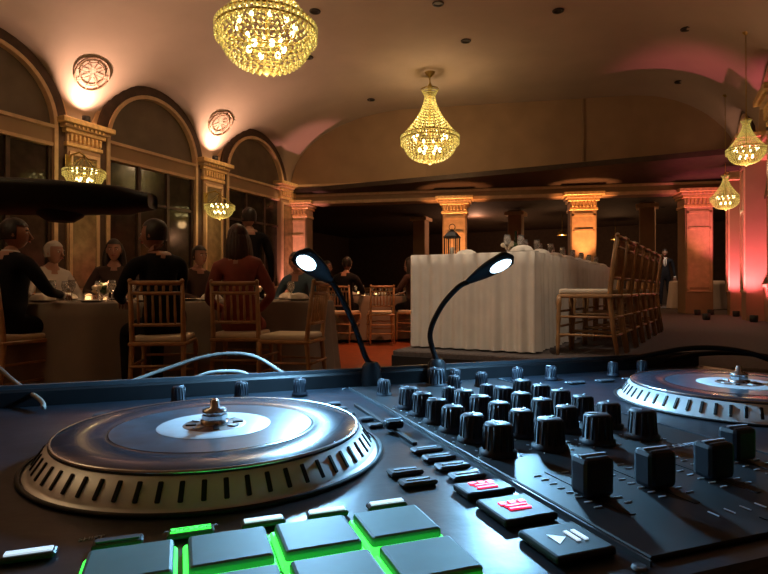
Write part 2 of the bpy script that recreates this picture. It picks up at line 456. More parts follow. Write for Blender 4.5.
# ---------------- chairs ----------------
def chair_mesh():
    mb=MB(); w=.2; h=.46
    def leg(p0,p1,r0=.013,r1=.017):
        n=9; pts=[];rd=[]
        for i in range(n):
            q=i/(n-1); pts.append(Vector(p0).lerp(Vector(p1),q)); rd.append(r0+(r1-r0)*q+(.005 if i in(2,5,7) else 0))
        mb.tube(pts,rd,M_wood,8)
    for x in (-w,w):
        leg((x*1.02,.2,0),(x*.98,.19,h)); 
        pts=[(x*.95,-.24,0),(x*.92,-.2,.25),(x*.9,-.18,h),(x*.9,-.2,.65),(x*.9,-.235,.92)]
        mb.tube(pts,[.014,.018,.02,.018,.014],M_wood,8)
        mb.sph((x*.9,-.237,.92),.018,M_wood,8,6)
        for z in (.16,.30): mb.tube([(x,.2,z),(x*.93,-.215,z)],.010,M_wood,6)
    for z in (.14,.22,.34): mb.tube([(-w,.2,z),(w,.2,z)],.010,M_wood,6)
    for z in (.16,.30): mb.tube([(-w*.93,-.215,z),(w*.93,-.215,z)],.010,M_wood,6)
    mb.box((0,0,h),(.41,.41,.03),M_wood,bev=.008)
    mb.box((0,.005,h+.035),(.385,.385,.045),M_cream,bev=.018,seg=3)
    for z,y,r in ((.905,-.235,.017),(.83,-.225,.013),(.60,-.195,.013)): mb.tube([(-w*.9,y,z),(-w*.45,y-.012,z),(w*.45,y-.012,z),(w*.9,y,z)],r,M_wood,8)
    for i in range(6):
        x=-.128+.0512*i
        mb.tube([(x,-.205,.60),(x,-.215,.68),(x,-.225,.76),(x,-.235,.83)],[.008,.011,.008,.008],M_wood,6)
    for i in range(5):
        x=-.102+.0512*i; mb.sph((x,-.24,.867),(.012,.012,.03),M_wood,6,6)
    return mb.data('chiavari_chair')
CH=chair_mesh()
def chair(x,y,rz,z=.026): return place(CH,'chiavari_chair',(x,y,z),rz)

# ---------------- people ----------------
def hand(mb,w,d,sk,sgn,sc=1,grip=.5):
    d=d.normalized(); up=Vector((0,0,1)) if abs(d.z)<.8 else Vector((0,1,0))
    sd=d.cross(up).normalized(); up=sd.cross(d).normalized()
    Mx=Matrix((( sd.x,d.x,up.x,w.x+d.x*.045),(sd.y,d.y,up.y,w.y+d.y*.045),(sd.z,d.z,up.z,w.z+d.z*.045),(0,0,0,1)))
    mb.sph((0,0,0),(.041,.052,.017),sk,10,8,Mx)
    for i,L in enumerate((.062,.08,.085,.074)):
        x=(i-1.5)*.0195*(-sgn)*-1
        p0=(x,.03,0);p1=(x*1.08,.03+L*.5,-.006);p2=(x*1.1,.03+L*.8,-.022);p3=(x*1.1,.03+L*.95,-.038)
        mb.tube([p0,p1,p2,p3],[.0095,.009,.0082,.006],sk,6,Mx)
    x=sgn*.03
    mb.tube([(x,-.02,-.004),(x+sgn*.022,.012,-.012),(x+sgn*.03,.04,-.02)],[.012,.0105,.008],sk,6,Mx)

def person(name,x,y,z,rz,pose='sit',top=None,bot=None,sk=None,hair=None,style='short',H=1.0,lean=8,side=0,hy=0,arms='table',shirt=None,hp=0,female=False):
    top=top or M_suit; bot=bot or M_suit; sk=sk or M_skin; hair=hair or M_hair
    sw=.155 if female else .185
    J={}
    if pose=='sit':
        pz=.60
        J['pel']=(0,-.02,pz); 
        for s,n in ((-1,'L'),(1,'R')):
            J['hip'+n]=(s*.095,.03,pz-.02); J['kn'+n]=(s*.12,.43,.53); J['an'+n]=(s*.12,.42,.11); J['he'+n]=(s*.12,.40,.05);J['to'+n]=(s*.13,.58,.04)
    else:
        pz=.95
        J['pel']=(0,0,pz)
        for s,n in ((-1,'L'),(1,'R')):
            J['hip'+n]=(s*.09,0,pz-.06); J['kn'+n]=(s*.11,.02+.04*s,.50); J['an'+n]=(s*.12,.0+.06*s,.10); J['he'+n]=(s*.12,-.02+.06*s,.05);J['to'+n]=(s*.14,.15+.06*s,.04)
    up={'wai':(0,.0,.17),'che':(0,.01,.34),'uch':(0,-.005,.46),'nk':(0,.0,.545),'nt':(0,.02,.60)}
    if arms=='table': el=(.27,.12,.25); wr=(.17,.34,.235)
    elif arms=='lap': el=(.26,.04,.20); wr=(.13,.24,.10)
    elif arms=='chin': el=(.24,.2,.24); wr=(.10,.22,.42)
    else: el=(.25,-.01,.19); wr=(.27,.06,-.06)
    for s,n in ((-1,'L'),(1,'R')):
        up['sh'+n]=(s*sw,-.005,.455)
        e=el;w=wr
        if arms=='chin' and s<0: e=(.27,.12,.25); w=(.17,.34,.235)
        up['el'+n]=(s*e[0],e[1],e[2]); up['wr'+n]=(s*w[0],w[1],w[2])
    Rt=Matrix.Rotation(math.radians(-lean),4,'X')@Matrix.Rotation(math.radians(side),4,'Y')
    base=Vector(J['pel'])
    for k_,v in up.items():
        J[k_]=tuple(base+Rt@Vector(v))
    rad={'pel':.13,'wai':.118 if female else .132,'che':.13 if female else .145,'uch':.11,'nk':.056,'nt':.05}
    for n in 'LR':
        rad.update({'hip'+n:.095,'kn'+n:.066,'an'+n:.045,'he'+n:.04,'to'+n:.033,'sh'+n:.068,'el'+n:.045,'wr'+n:.031})
    E=[('pel','wai','t'),('wai','che','t'),('che','uch','t'),('uch','nk','s'),('nk','nt','s')]
    for n in 'LR':
        E+=[('pel','hip'+n,'b'),('hip'+n,'kn'+n,'b'),('kn'+n,'an'+n,'b'),('an'+n,'he'+n,'f'),('he'+n,'to'+n,'f'),('uch','sh'+n,'t'),('sh'+n,'el'+n,'t'),('el'+n,'wr'+n,'t')]
    names=list(J.keys()); idx={k_:i for i,k_ in enumerate(names)}
    me=bpy.data.meshes.new('tmp'); me.from_pydata([J[k_] for k_ in names],[(idx[a],idx[b]) for a,b,_ in E],[])
    ob=bpy.data.objects.new('tmp',me); COL.objects.link(ob)
    ob.modifiers.new('sk','SKIN')
    for k_ in names:
        d=me.skin_vertices[0].data[idx[k_]]; r=rad[k_]; d.radius=(r,r)
        d.use_root=(k_=='pel')
    sd=ob.modifiers.new('sd','SUBSURF'); sd.levels=2; sd.render_levels=2
    dg=bpy.context.evaluated_depsgraph_get(); dg.update()
    ev=bpy.data.meshes.new_from_object(ob.evaluated_get(dg))
    vs=[v.co.copy() for v in ev.vertices]; pf=[list(p.vertices) for p in ev.polygons]
    bpy.data.objects.remove(ob)
    mb=MB()
    tm={'t':top,'s':sk,'b':bot,'f':M_shoe}
    groups={}
    segs=[(Vector(J[a]),Vector(J[b]),t) for a,b,t in E]
    for f in pf:
        c=sum((vs[i] for i in f),Vector())/len(f)
        best=None
        for a,b,t in segs:
            ab=b-a; q=max(0,min(1,(c-a).dot(ab)/ab.dot(ab))); dd=(c-(a+ab*q)).length
            if best is None or dd<best[0]: best=(dd,t,q)
        groups.setdefault(best[1],[]).append(f)
    mb.v=[tuple(v) for v in vs]
    for t,fl in groups.items():
        k_=mb.mi(tm[t])
        for f in fl: mb.f.append(tuple(f)); mb.m.append(k_); mb.sm.append(True)
    nk=Vector(J['nk'])
    if shirt:
        mb.tube([nk+Vector((0,.0,-.03)),nk+Vector((0,.005,.015))],[.07,.062],shirt,12)
        ch=Vector(J['che']);uc=Vector(J['uch'])
        f=Rt@Vector((0,1,0))
        mb.sph(ch.lerp(uc,.55)+f*.105,(.05,.03,.14),shirt,10,8)
        mb.box(ch.lerp(uc,.5)+f*.136,(.022,.01,.20),M_suit)
    hc=Vector(J['nt'])+Vector((0,.02,.095))
    HM=Matrix.Translation(hc)@Matrix.Rotation(math.radians(hy),4,'Z')@Matrix.Rotation(math.radians(hp),4,'X')
    def hf(q):
        x_,y_,z_=q
        if z_<0: x_*=1-.28*(-z_); y_=y_*(1-.1*(-z_))+.10*(-z_)
        return (x_,y_,z_)
    mb.sph((0,0,0),(.074,.094,.115),sk,20,16,HM,fn=hf)
    for s in (-1,1):
        mb.sph((s*.03,.078,.006),(.013,.012,.008),M_eye,8,6,HM); mb.sph((s*.03,.088,.006),(.006,.004,.006),M_hair,6,4,HM)
        mb.tube([(s*.046,.076,.024),(s*.03,.089,.028),(s*.014,.09,.025)],.004,hair,5,HM)
        mb.sph((s*.074,-.005,-.005),(.009,.018,.03),sk,8,6,HM)
    mb.tube([(0,.09,.012),(0,.102,-.015),(0,.112,-.03),(0,.095,-.038)],[.006,.009,.013,.008],sk,8,HM)
    mb.sph((0,.094,-.058),(.024,.008,.008),M_lip,10,6,HM)
    kp=lambda q: not(q.y>.15 and q.z<.48) and q.z>-.5
    mb.sph((0,-.006,.008),(.083,.104,.122),hair,24,20,HM,keep=kp)
    mb.sph((0,-.034,.030),(.076,.077,.092),hair,14,10,HM)
    if style=='long':
        for i in range(11):
            a=math.radians(200+14*i)-.0
            c_,s_=math.cos(a),math.sin(a)
            mb.tube([(c_*.06,s_*.07,.07),(c_*.086,s_*.10,-.02),(c_*.095,s_*.105-.01,-.12),(c_*.10,s_*.09-.03,-.24),(c_*.07,s_*.07-.03,-.31)],[.022,.03,.034,.032,.012],hair,8,HM)
    if style=='bun':
        mb.sph((0,-.09,.07),(.045,.045,.042),hair,12,8,HM)
    for n,s in (('L',-1),('R',1)):
        w=Vector(J['wr'+n]); e=Vector(J['el'+n]); hand(mb,w-(w-e).normalized()*.01,(w-e) if arms!='table' else Vector((-s*.5,1,-.05)),sk,-s)
        if shirt: mb.tube([w-(w-e).normalized()*.03,w+(w-e).normalized()*.005],[.036,.034],shirt,10)
    o=mb.make(name,(x,y,z),rz); o.scale=(H,H,H)
    return o
def hd(x,y,tx,ty): return math.atan2(-(tx-x),ty-y)

T1=(-2.62,5.25); T2=(-1.35,5.75); T3=(-.3,10.2)
FZ=.026
def sitter(name,x,y,T,**k):
    a=hd(x,y,*T); ct=math.radians(k.pop('ct',0))
    chair(x,y,a+ct)
    return person(name,x,y,FZ,a,**k)
sitter('seated_man',-2.90,4.32,T1,top=M_suit,shirt=M_shirt,lean=4,hy=-50)
sitter('seated_man',-1.68,4.28,T1,ct=-36,top=M_suit,lean=10,hy=40,side=-3,arms='chin',sk=M_skin)
sitter('seated_woman',-2.98,6.2,T1,top=M_brown,female=True,style='long',lean=8)
sitter('seated_elderly_woman',-3.5,5.8,T1,top=M_shirt,female=True,hair=M_hairw,lean=14,hy=20,H=.97)
sitter('seated_man',-3.78,4.95,T1,top=M_suit,lean=6)
sitter('seated_woman',-1.17,4.62,T2,ct=-10,top=M_coral,bot=M_coral,female=True,style='long',hair=M_hair2,lean=8,arms='lap',hy=30,side=-5)
sitter('seated_man',-.98,6.68,T2,top=M_blue,lean=14,hy=10,H=.93)
sitter('seated_man',-2.15,6.35,T2,top=M_brown,lean=8,H=.96)
person('standing_man',-1.66,6.95,FZ,.5,pose='stand',top=M_suit,H=1.07,arms='down',lean=4,hy=20,shirt=None)
chair(-.72,4.42,math.radians(78))
sitter('seated_man',-.65,9.25,T3,top=M_suit,lean=8)
sitter('seated_woman',.5,9.5,T3,top=M_brown,female=True,style='long',lean=6)
sitter('seated_man',-1.15,10.7,T3,top=M_suit,lean=6)
sitter('seated_man',.55,10.8,T3,top=M_suit,lean=6,shirt=M_shirt)
chair(-.05,9.05,.1)
wp=W(-7.7,8.47,STG)
person('waiter',wp.x,wp.y,STG,pi-.4,pose='stand',top=M_suit,shirt=M_shirt,sk=M_skin2,arms='down',lean=0,H=1.0)
place(dld,'recessed_downlight',W(-6.3,8.4,3.245))
light('waiter_fill_spot','SPOT',W(-6.3,8.4,3.2),110,(1,.8,.62),W(-7.7,8.47,1.2),.05,75,.6)  # fill and its can added so the waiter shows in the dark

# ---------------- round tables ----------------
def round_table(name,x,y,z=FZ,r=.82,h=.75,cl=None):
    mb=MB()
    wv=lambda a,q: 1+ (.0 if q<.3 else .05*(q-.3)*math.sin(14*a+math.sin(3*a)))
    prof=[(r*.5,h),(r*.98,h),(r,h-.01),(r+.01,h-.12),(r+.02,h-.3),(r+.04,h-.5),(r+.06,.02)]
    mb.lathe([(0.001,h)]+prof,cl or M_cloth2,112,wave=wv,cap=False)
    mb.lathe([(.3,0),(.28,.03),(.05,.06),(.04,h-.03),(.3,h-.015)],M_iron,16)
    return mb.make(name,(x,y,z))
g=MB(); g.lathe([(.033,0),(.034,.003),(.006,.008),(.004,.08),(.018,.095),(.031,.125),(.033,.15),(.027,.19),(.026,.19),(.031,.15),(.029,.125),(.014,.10)],M_glass,16,cap=False); GL=g.data('wine_glass')
g=MB(); g.lathe([(.06,0),(.09,.008),(.135,.018),(.13,.02),(.085,.011),(0.001,.009)],M_china,24,cap=False); PL=g.data('dinner_plate')
g=MB()
wvn=lambda a,q: 1+.22*(1-q)*math.sin(5*a)
g.lathe([(.085,0),(.09,.02),(.075,.045),(.045,.06),(.004,.066)],M_cloth,40,wave=wvn); NK=g.data('folded_napkin')
def candle_mesh():
    g=MB(); g.lathe([(.03,0),(.036,.01),(.036,.07),(.033,.07),(.032,.01)],M_glass,14); g.lathe([(.025,.008),(.025,.04),(.004,.045)],M_candle,12); return g.data('votive_candle')
CN=candle_mesh()
def dress(T,z):
    for i in range(8):
        a=2*pi*i/8+.3
        place(PL,'dinner_plate',(T[0]+.58*math.cos(a),T[1]+.58*math.sin(a),z))
        place(GL,'wine_glass',(T[0]+.42*math.cos(a+.3),T[1]+.42*math.sin(a+.3),z))
        if i%2: place(NK,'folded_napkin',(T[0]+.58*math.cos(a),T[1]+.58*math.sin(a),z+.012))
    for a in (0,2.1,4.2):
        place(CN,'votive_candle',(T[0]+.16*math.cos(a),T[1]+.16*math.sin(a),z))
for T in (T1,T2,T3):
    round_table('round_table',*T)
    z=FZ+.75+.001
    dress(T,z)
    light('candle_glow','POINT',(T[0],T[1],z+.22),1.3,(1,.50,.24),size=.05)
tp=W(-5.6,9.19,STG); round_table('round_table',tp.x,tp.y,STG,.65,cl=M_cloth)
light('back_room_lamp','POINT',W(-5.0,9.5,3.0),34,(1,.5,.25),size=.1)
light('back_room_lamp','POINT',W(-6,3,3.0),34,(1,.45,.25),size=.1)
pl=MB(); pl.tube([(0,0,0),(0,0,.55)],.008,M_brass,6); pl.lathe([(.14,-.12),(.12,-.02),(.05,.02),(.01,.03)],M_brass,16,cap=False); pl.sph((0,0,-.06),(.05,.05,.06),M_bulb,10,8); pld=pl.data('added_pendant')  # invented pendants, added to lift the dark back room
for s,t in ((-6.5,5.6),(-6.8,2.2),(-8.5,3.6),(-8.8,7.0)):
    place(pld,'added_pendant',W(s,t,2.70))
    light('added_pendant_fill','POINT',W(s,t,2.45),12,(1,.5,.22),size=.08)  # fill light of the added pendants
for s,t in ((-3.2,3.0),(-6.9,4.2),(-3.2,.2)):
    p=W(s,t,0); round_table('round_table',p.x,p.y,FZ,.75,cl=M_cloth); place(CN,'votive_candle',(p.x,p.y,FZ+.751))
    for a in (0.4,1.9,3.5,5.0): chair(p.x+1.0*math.cos(a),p.y+1.0*math.sin(a),a+pi/2)

# ---------------- head table ----------------
P1=Vector((1.186,4.40,0)); th=math.radians(30.3); U3=Vector((math.sin(th),math.cos(th),0)); R3=Vector((math.cos(th),-math.sin(th),0))
def HT(s,t,z=0): return P1+U3*s+R3*t+Vector((0,0,z))   # s back from near corner, t right from its right side
def head_table():
    mb=MB(); w,l,h=1.1,4.9,.815
    per=[]
    def edge(p0,p1,n):
        for i in range(n): per.append((p0[0]+(p1[0]-p0[0])*i/n,p0[1]+(p1[1]-p0[1])*i/n))
    edge((-w/2,-l/2),(w/2,-l/2),90); edge((w/2,-l/2),(w/2,l/2),300); edge((w/2,l/2),(-w/2,l/2),90); edge((-w/2,l/2),(-w/2,-l/2),300)
    N=len(per); vs=[];fs=[]
    zs=[h,h-.008,h-.1,h-.35,h-.6,.015]
    for j,z in enumerate(zs):
        q=(h-z)/h
        for i,(x,y) in enumerate(per):
            x0,y0=per[i-1];x1,y1=per[(i+1)%N]; d=Vector((x1-x0,y1-y0)).normalized(); n=Vector((d.y,-d.x))
            L=i*(1.1/90)
            amp=(.014+.028*q)*(0 if j==0 else 1)*(math.sin(L*2*pi/.105+1.1*math.sin(L*5))+.5*math.sin(L*2*pi/.23))*.55
            if j==0: amp=-.008
            vs.append((x+n.x*amp,y+n.y*amp,z))
    for j in range(len(zs)-1):
        for i in range(N):
            k=(i+1)%N; fs.append((j*N+i,(j+1)*N+i,(j+1)*N+k,j*N+k))
    mb.add(vs,fs,M_cloth,True)
    mb.add([vs[i] for i in range(N)],[list(range(N))],M_cloth)
    return mb.make('head_table',HT(l/2,-w/2,STG),-th)
head_table()
TZ=STG+.817
for i in range(8):
    s=.35+.55*i
    place(PL,'dinner_plate',HT(s,-.2,TZ)); place(NK,'folded_napkin',HT(s,-.2,TZ+.012),rz=i)
    place(GL,'wine_glass',HT(s+.2,-.4,TZ)); place(GL,'wine_glass',HT(s+.28,-.3,TZ))
    place(NK,'folded_napkin',HT(s+.1,-.75,TZ),rz=i*2.)
for i in range(7):
    s=.28+.5*i
    c=HT(s,.36+.012*i,STG); place(CH,'chiavari_chair',c,-th+pi/2+random.uniform(-.05,.05))
# lantern
g=MB()
g.box((0,0,.012),(.13,.13,.024),M_iron,bev=.004); g.box((0,0,.19),(.13,.13,.015),M_iron)
for x in (-.055,.055):
    for y in (-.055,.055): g.box((x,y,.1),(.012,.012,.17),M_iron)
for a in range(4):
    Mx=Matrix.Rotation(a*pi/2,4,'Z'); g.box((0,.055,.1),(.006,.006,.17),M_iron,Mx)
g.lathe([(.085,.197),(.05,.235),(.018,.25),(.02,.262),(0.001,.27)],M_iron,4,Matrix.Rotation(pi/4,4,'Z'),smooth=False)
g.tube([(.03*math.cos(a*pi/8),0,.285+.03*math.sin(a*pi/8)) for a in range(17)],.004,M_iron,5)
g.lathe([(.025,.024),(.025,.09),(.003,.095)],M_cream,12)
g.make('candle_lantern',HT(.50,-.92,TZ),RZ)
g=MB(); g.lathe([(.036,0),(.038,.01),(.038,.17),(.014,.22),(.013,.28),(.016,.285),(.016,.3)],mat('bottle_glass',(.02,.04,.02),.1),16); BT=g.data('wine_bottle')
for s,t in ((1.3,-.55),): place(BT,'wine_bottle',HT(s,t,TZ))
g=MB(); g.lathe([(.03,0),(.04,.02),(.035,.06),(.05,.1)],M_glass,14)
M_flow=mat('flower_white',(.7,.62,.5),.8); M_leaf=mat('leaf_green',(.05,.09,.03),.7)
for i in range(26):
    a=random.random()*6.28; r_=random.random()*.09; z=.10+random.random()*.06-r_*.3
    g.sph((r_*math.cos(a),r_*math.sin(a),z),(.03,.03,.024),M_flow if i%3 else M_leaf,7,5)
FL=g.data('flower_centerpiece')
for s,t in ((.95,-.5),(2.1,-.55),(3.6,-.55)): place(FL,'flower_centerpiece',HT(s,t,TZ))
place(FL,'flower_centerpiece',(T1[0],T1[1],FZ+.75))
place(FL,'flower_centerpiece',(T2[0],T2[1],FZ+.75))

# ---------------- DJ table ----------------
CZ=.88; SZ=CZ-.0931
a20=math.radians(20)
DJ=Vector((-.098,.3247,SZ))
def L2W(a,b,z=0): return DJ+Vector((.94*a-.342*b,.342*a+.94*b,z))
tt=SZ-.058
g=MB(); g.box((.21,.0,tt-.02),(.98,.52,.04),M_rub,bev=.004)
for a in (-.24,.66):
    for b in (-.22,.22): g.tube([(a,b,.0),(a,b,tt-.04)],.018,M_iron,10)
g.tube([(-.24,-.22,.25),(.66,-.22,.25)],.012,M_iron,8); g.tube([(-.24,.22,.25),(.66,.22,.25)],.012,M_iron,8)
g.make('dj_table',(DJ.x,DJ.y,.012),a20)

ctl=empty('dj_controller',DJ,a20)
g=MB()
A0,A1,B0,B1=-.17,.59,-.204,.182
g.box(((A0+A1)/2,(B0+B1)/2,-.024),(A1-A0,B1-B0,.048),M_body,bev=.004,seg=2)
for a in (-.13,.55):
    for b in (-.16,.15): g.lathe([(.013,-.058),(.015,-.045)],M_rub,12,Matrix.Translation((a,b,0)))
g.box((.210,-.012,.0008),(.155,.355,.002),M_black,bev=.0005)
for a in (.130,.290): g.box((a,-.012,.001),(.0010,.36,.0020),M_btn)
g.box(((A0+A1)/2,.190,-.012),(A1-A0,.014,.05),M_black,bev=.002)
g.box(((A0+A1)/2,.190,.0145),(A1-A0,.005,.003),M_btn)
for a in (-.155,.125,.295,.575):
    for b in (-.192,.168): g.lathe([(.0028,.0004),(.0024,.0012),(.0005,.0008)],M_btn,10,Matrix.Translation((a,b,0)),cap=False)
g.make('body',parent=ctl)

def jog():
    g=MB()
    g.lathe([(.1025,-.002),(.1025,.0005),(.1000,.0012),(.0985,.0025),(.0905,.0140),(.0885,.0140)],M_silver,96,cap=False)
    g.lathe([(.1035,0),(.1045,.0012),(.102,.0018)],M_rub,96,cap=False)
    ns_=60
    for i in range(ns_):
        a=2*pi*i/ns_
        Mx=Matrix.Rotation(a,4,'Z')@Matrix.Translation((.09460,0,.0083))@Matrix.Rotation(math.atan2(.0115,.008),4,'Y')
        g.box((0,0,0),(.0098,.0024,.0012),M_rub,Mx,bev=.0004)
    g.lathe([(.0895,.0125),(.0895,.0150),(.088,.016),(.062,.016),(.0612,.0156),(.0604,.016),(.0315,.016)],M_vinyl,96,cap=False)
    g.lathe([(.0890,.0142),(.0897,.0158),(.0887,.0165),(.0880,.0162)],M_steel,96,cap=False)
    g.lathe([(.0595,.01615),(.034,.0162)],mat('platter_slip',(.04,.08,.11),.28,.1,var=.4,scale=60),96,cap=False)
    g.lathe([(.034,.0163),(.033,.0167),(.019,.0167)],M_label,64,cap=False)
    g.lathe([(.019,.0167),(.018,.0171),(.0005,.0171)],M_label2,48,cap=False)
    for i in range(8):
        a=i*pi/4; Mx=Matrix.Rotation(a,4,'Z')@Matrix.Translation((.014,0,.0174)); g.box((0,0,0),(.006,.0035,.0008),M_label if i%2 else M_rub,Mx)
    g.lathe([(.0085,.0171),(.0085,.0195),(.0065,.02),(.0065,.023),(.0075,.0235),(.0072,.026),(.003,.027),(.0026,.0315),(.001,.0325)],M_steel,24,cap=False)
    g.lathe([(.0078,.0203),(.0078,.0227)],M_steel,6,smooth=False)
    return g.data('jog_wheel')
JW=jog()
place(JW,'jog_wheel_1',(0,0,0),0,ctl,sc=.93); place(JW,'jog_wheel_2',(.42,0,0),.6,ctl,sc=.93)

def knob_mesh(r=.0075,h=.017):
    g=MB()
    g.lathe([(r*1.25,0.001),(r*1.25,.003),(r*.98,.0042),(r*.9,h-.001),(r*.82,h),(0.0005,h)],M_knob,20,wave=None,cap=False)
    for i in range(14):
        a=2*pi*i/14; g.tube([(r*.98*math.cos(a),r*.98*math.sin(a),.004),(r*.9*math.cos(a),r*.9*math.sin(a),h-.001)],r*.09,M_knob,4)
    g.box((0,r*.45,h+.0002),(r*.16,r*.8,.0006),M_white)
    return g.data('knob')
KB=knob_mesh(); KB2=knob_mesh(.0055,.015); KB3=knob_mesh(.0083,.018)
n_=0
cols=[.1475,.1817,.2159,.2501]; rows=[.0625,.037,.0125,-.0125,-.038,-.067]
for i,a in enumerate(cols):
    for j,b in enumerate(rows):
        n_+=1
        m_=KB3 if j==5 else KB
        if j==0 and i in (1,2): m_=KB2
        place(m_,'knob_%d'%n_,(a,b,.001),random.uniform(-1,1),ctl)
for a,b in ((-.135,.08),(-.02,.145),(.03,.150),(.08,.15),(.148,.12),(.216,.12),(.25,.13),(.235,.155),(.30,.145),(.34,.145),(.42,.145),(.46,.145)):
    n_+=1; place(KB2,'knob_%d'%n_,(a,b,.0),random.uniform(-1,1),ctl)
n_+=1; place(KB3,'knob_%d'%n_,(.212,.150,0),0,ctl)
g=MB()
for a in cols:
    for b in rows:
        for k_ in range(7):
            an=math.radians(-130+k_*43.3+90); g.box((a+.0125*math.cos(an),b+.0125*math.sin(an),.0021),(.0016,.0006,.0004),M_white,rz=an)
FC=[.154,.189,.226,.264]
for a in FC:
    for k_ in range(8): g.box((a-.008,-.106-.006*k_,.0021),(.004,.0006,.0004),M_white); g.box((a+.008,-.106-.006*k_,.0021),(.004,.0006,.0004),M_white)
for k_ in range(14):
    g.box((.1988,-.06+.009*k_,.0022),(.004,.003,.0006),M_btn)
for k_ in range(11): g.box((.185+.009*k_,-.170,.0021),(.0006,.005,.0004),M_white)
g.make('printed_scales',parent=ctl)
def fader(name,a,b0,b1,pos,horiz=False,cap=(.0155,.012,.0175)):
    g=MB()
    if horiz:
        g.box((0,0,.0012),(b1-b0,.003,.002),M_rub); g.box(((pos-.5)*(b1-b0),0,.010),(.010,.019,.016),M_knob,bev=.002,seg=2)
        g.box(((pos-.5)*(b1-b0),0,.0182),(.0012,.018,.0006),M_white)
        g.make(name,(a,-.180,0),0,ctl)
    else:
        g.box((0,0,.0012),(.003,b1-b0,.002),M_rub); g.box((0,(pos-.5)*(b1-b0),.002+cap[2]/2),cap,M_knob,bev=.0025,seg=2)
        g.box((0,(pos-.5)*(b1-b0),.0023+cap[2]),(cap[0]*.9,.0012,.0006),M_white)
        g.make(name,(a,(b0+b1)/2,0),0,ctl)
for i,a in enumerate(FC): fader('channel_fader_%d'%(i+1),a,-.159,-.102,(.42,.40,.40,.7)[i])
fader('crossfader',.232,.02,.085,.62,True)
fader('pitch_fader_1',.113,-.03,.09,.3,cap=(.013,.009,.006)); fader('pitch_fader_2',.545,-.06,.09,.5,cap=(.014,.010,.007))
def deck(off,nm):
    g=MB()
    for r_,b in enumerate((-.1405,-.1710)):
        for c_,a in enumerate((-.0345,-.003,.0275,.058)):
            g.box((off+a,b-.0004,.0014),(.0298,.0288,.0024),M_green,bev=.0008)
            g.box((off+a+.0002,b+.0008,.0035),(.0270,.0248,.0048),M_pad,bev=.0013,seg=2)
    for c_,a in enumerate((-.068,-.040,-.015,.012,.038,.064)):
        mm=M_green if c_==2 else (M_whitel if c_ in (3,4,5,0) else M_btn)
        g.box((off+a,-.1140,.0014),(.017,.0062,.0022),M_btn,bev=.0007)
        g.box((off+a,-.1140,.0028),(.0145,.0030,.0006),mm)
    for b,mm in ((-.170,M_white),(-.138,M_red),(-.112,M_red)):
        hh=.024 if b<-.12 else .015
        x0=off+.1125
        g.box((x0,b,.0018),(.025,hh,.0032),M_black,bev=.0012,seg=2)
        z=.0037
        if mm is M_red:
            g.box((x0,b,z),(.010,.0016,.0006),mm); g.box((x0,b-.003,z),(.010,.0016,.0006),mm)
            for x in (-.0045,0,.0045): g.box((x0+x,b+.003,z),(.003,.0028,.0006),mm)
        else:
            g.add([(x0-.0055,b-.004,z),(x0,b,z),(x0-.0055,b+.004,z)],[(0,1,2)],M_whitel)
            g.box((x0+.0027,b,z),(.0016,.008,.0005),M_whitel); g.box((x0+.006,b,z),(.0016,.008,.0005),M_whitel)
    for b in (-.092,-.076,-.060,-.044):
        for a in ((.088,.1145) if b<-.07 else (.1145,)):
            g.box((off+a,b,.0015),(.018,.009,.0024),M_btn,bev=.001); g.box((off+a,b,.0028),(.012,.0014,.0005),M_white)
    for i in range(5):
        g.box((off-.07+.036*i,.118,.0015),(.018,.007,.0024),M_btn,bev=.0008); g.box((off-.07+.036*i,.127,.0006),(.012,.0012,.0006),M_white)
    for b in (.02,.04,.06,.08,.10): g.box((off+.098 if b>.05 else off+.1055,b,.0015),(.010,.007,.0024),M_btn,bev=.0008)
    g.make(nm,parent=ctl)
deck(0,'button_pads_1'); deck(.42-.0,'button_pads_2')
for tx,a,b,sz,mm,z in (('AUTO LOOP',-.015,-.1158,.0034,M_iron,.0032),('CONTROLLER',.268,-.092,.007,M_white,.0023),('LOOP',.012,-.1085,.0035,M_white,.0003),('HIGH',.1646,-.028,.0035,M_white,.0023),('MID',.1646,-.05,.0035,M_white,.0023),('SYNC',.1125,-.1025,.0035,M_white,.0003),('CUE',.1125,-.1235,.0035,M_white,.0003),('GAIN',.1646,.025,.0035,M_white,.0023),('SHIFT',-.05,-.105,.0035,M_white,.0003),('PADS',.058,-.1245,.0030,M_white,.0003)):
    fc=bpy.data.curves.new('label_text','FONT'); fc.body=tx; fc.size=sz; fc.extrude=.0001; fc.align_x='CENTER'; fc.materials.append(mm)
    o=bpy.data.objects.new('label_text',fc); COL.objects.link(o); o.parent=ctl; o.location=(a,b,z)

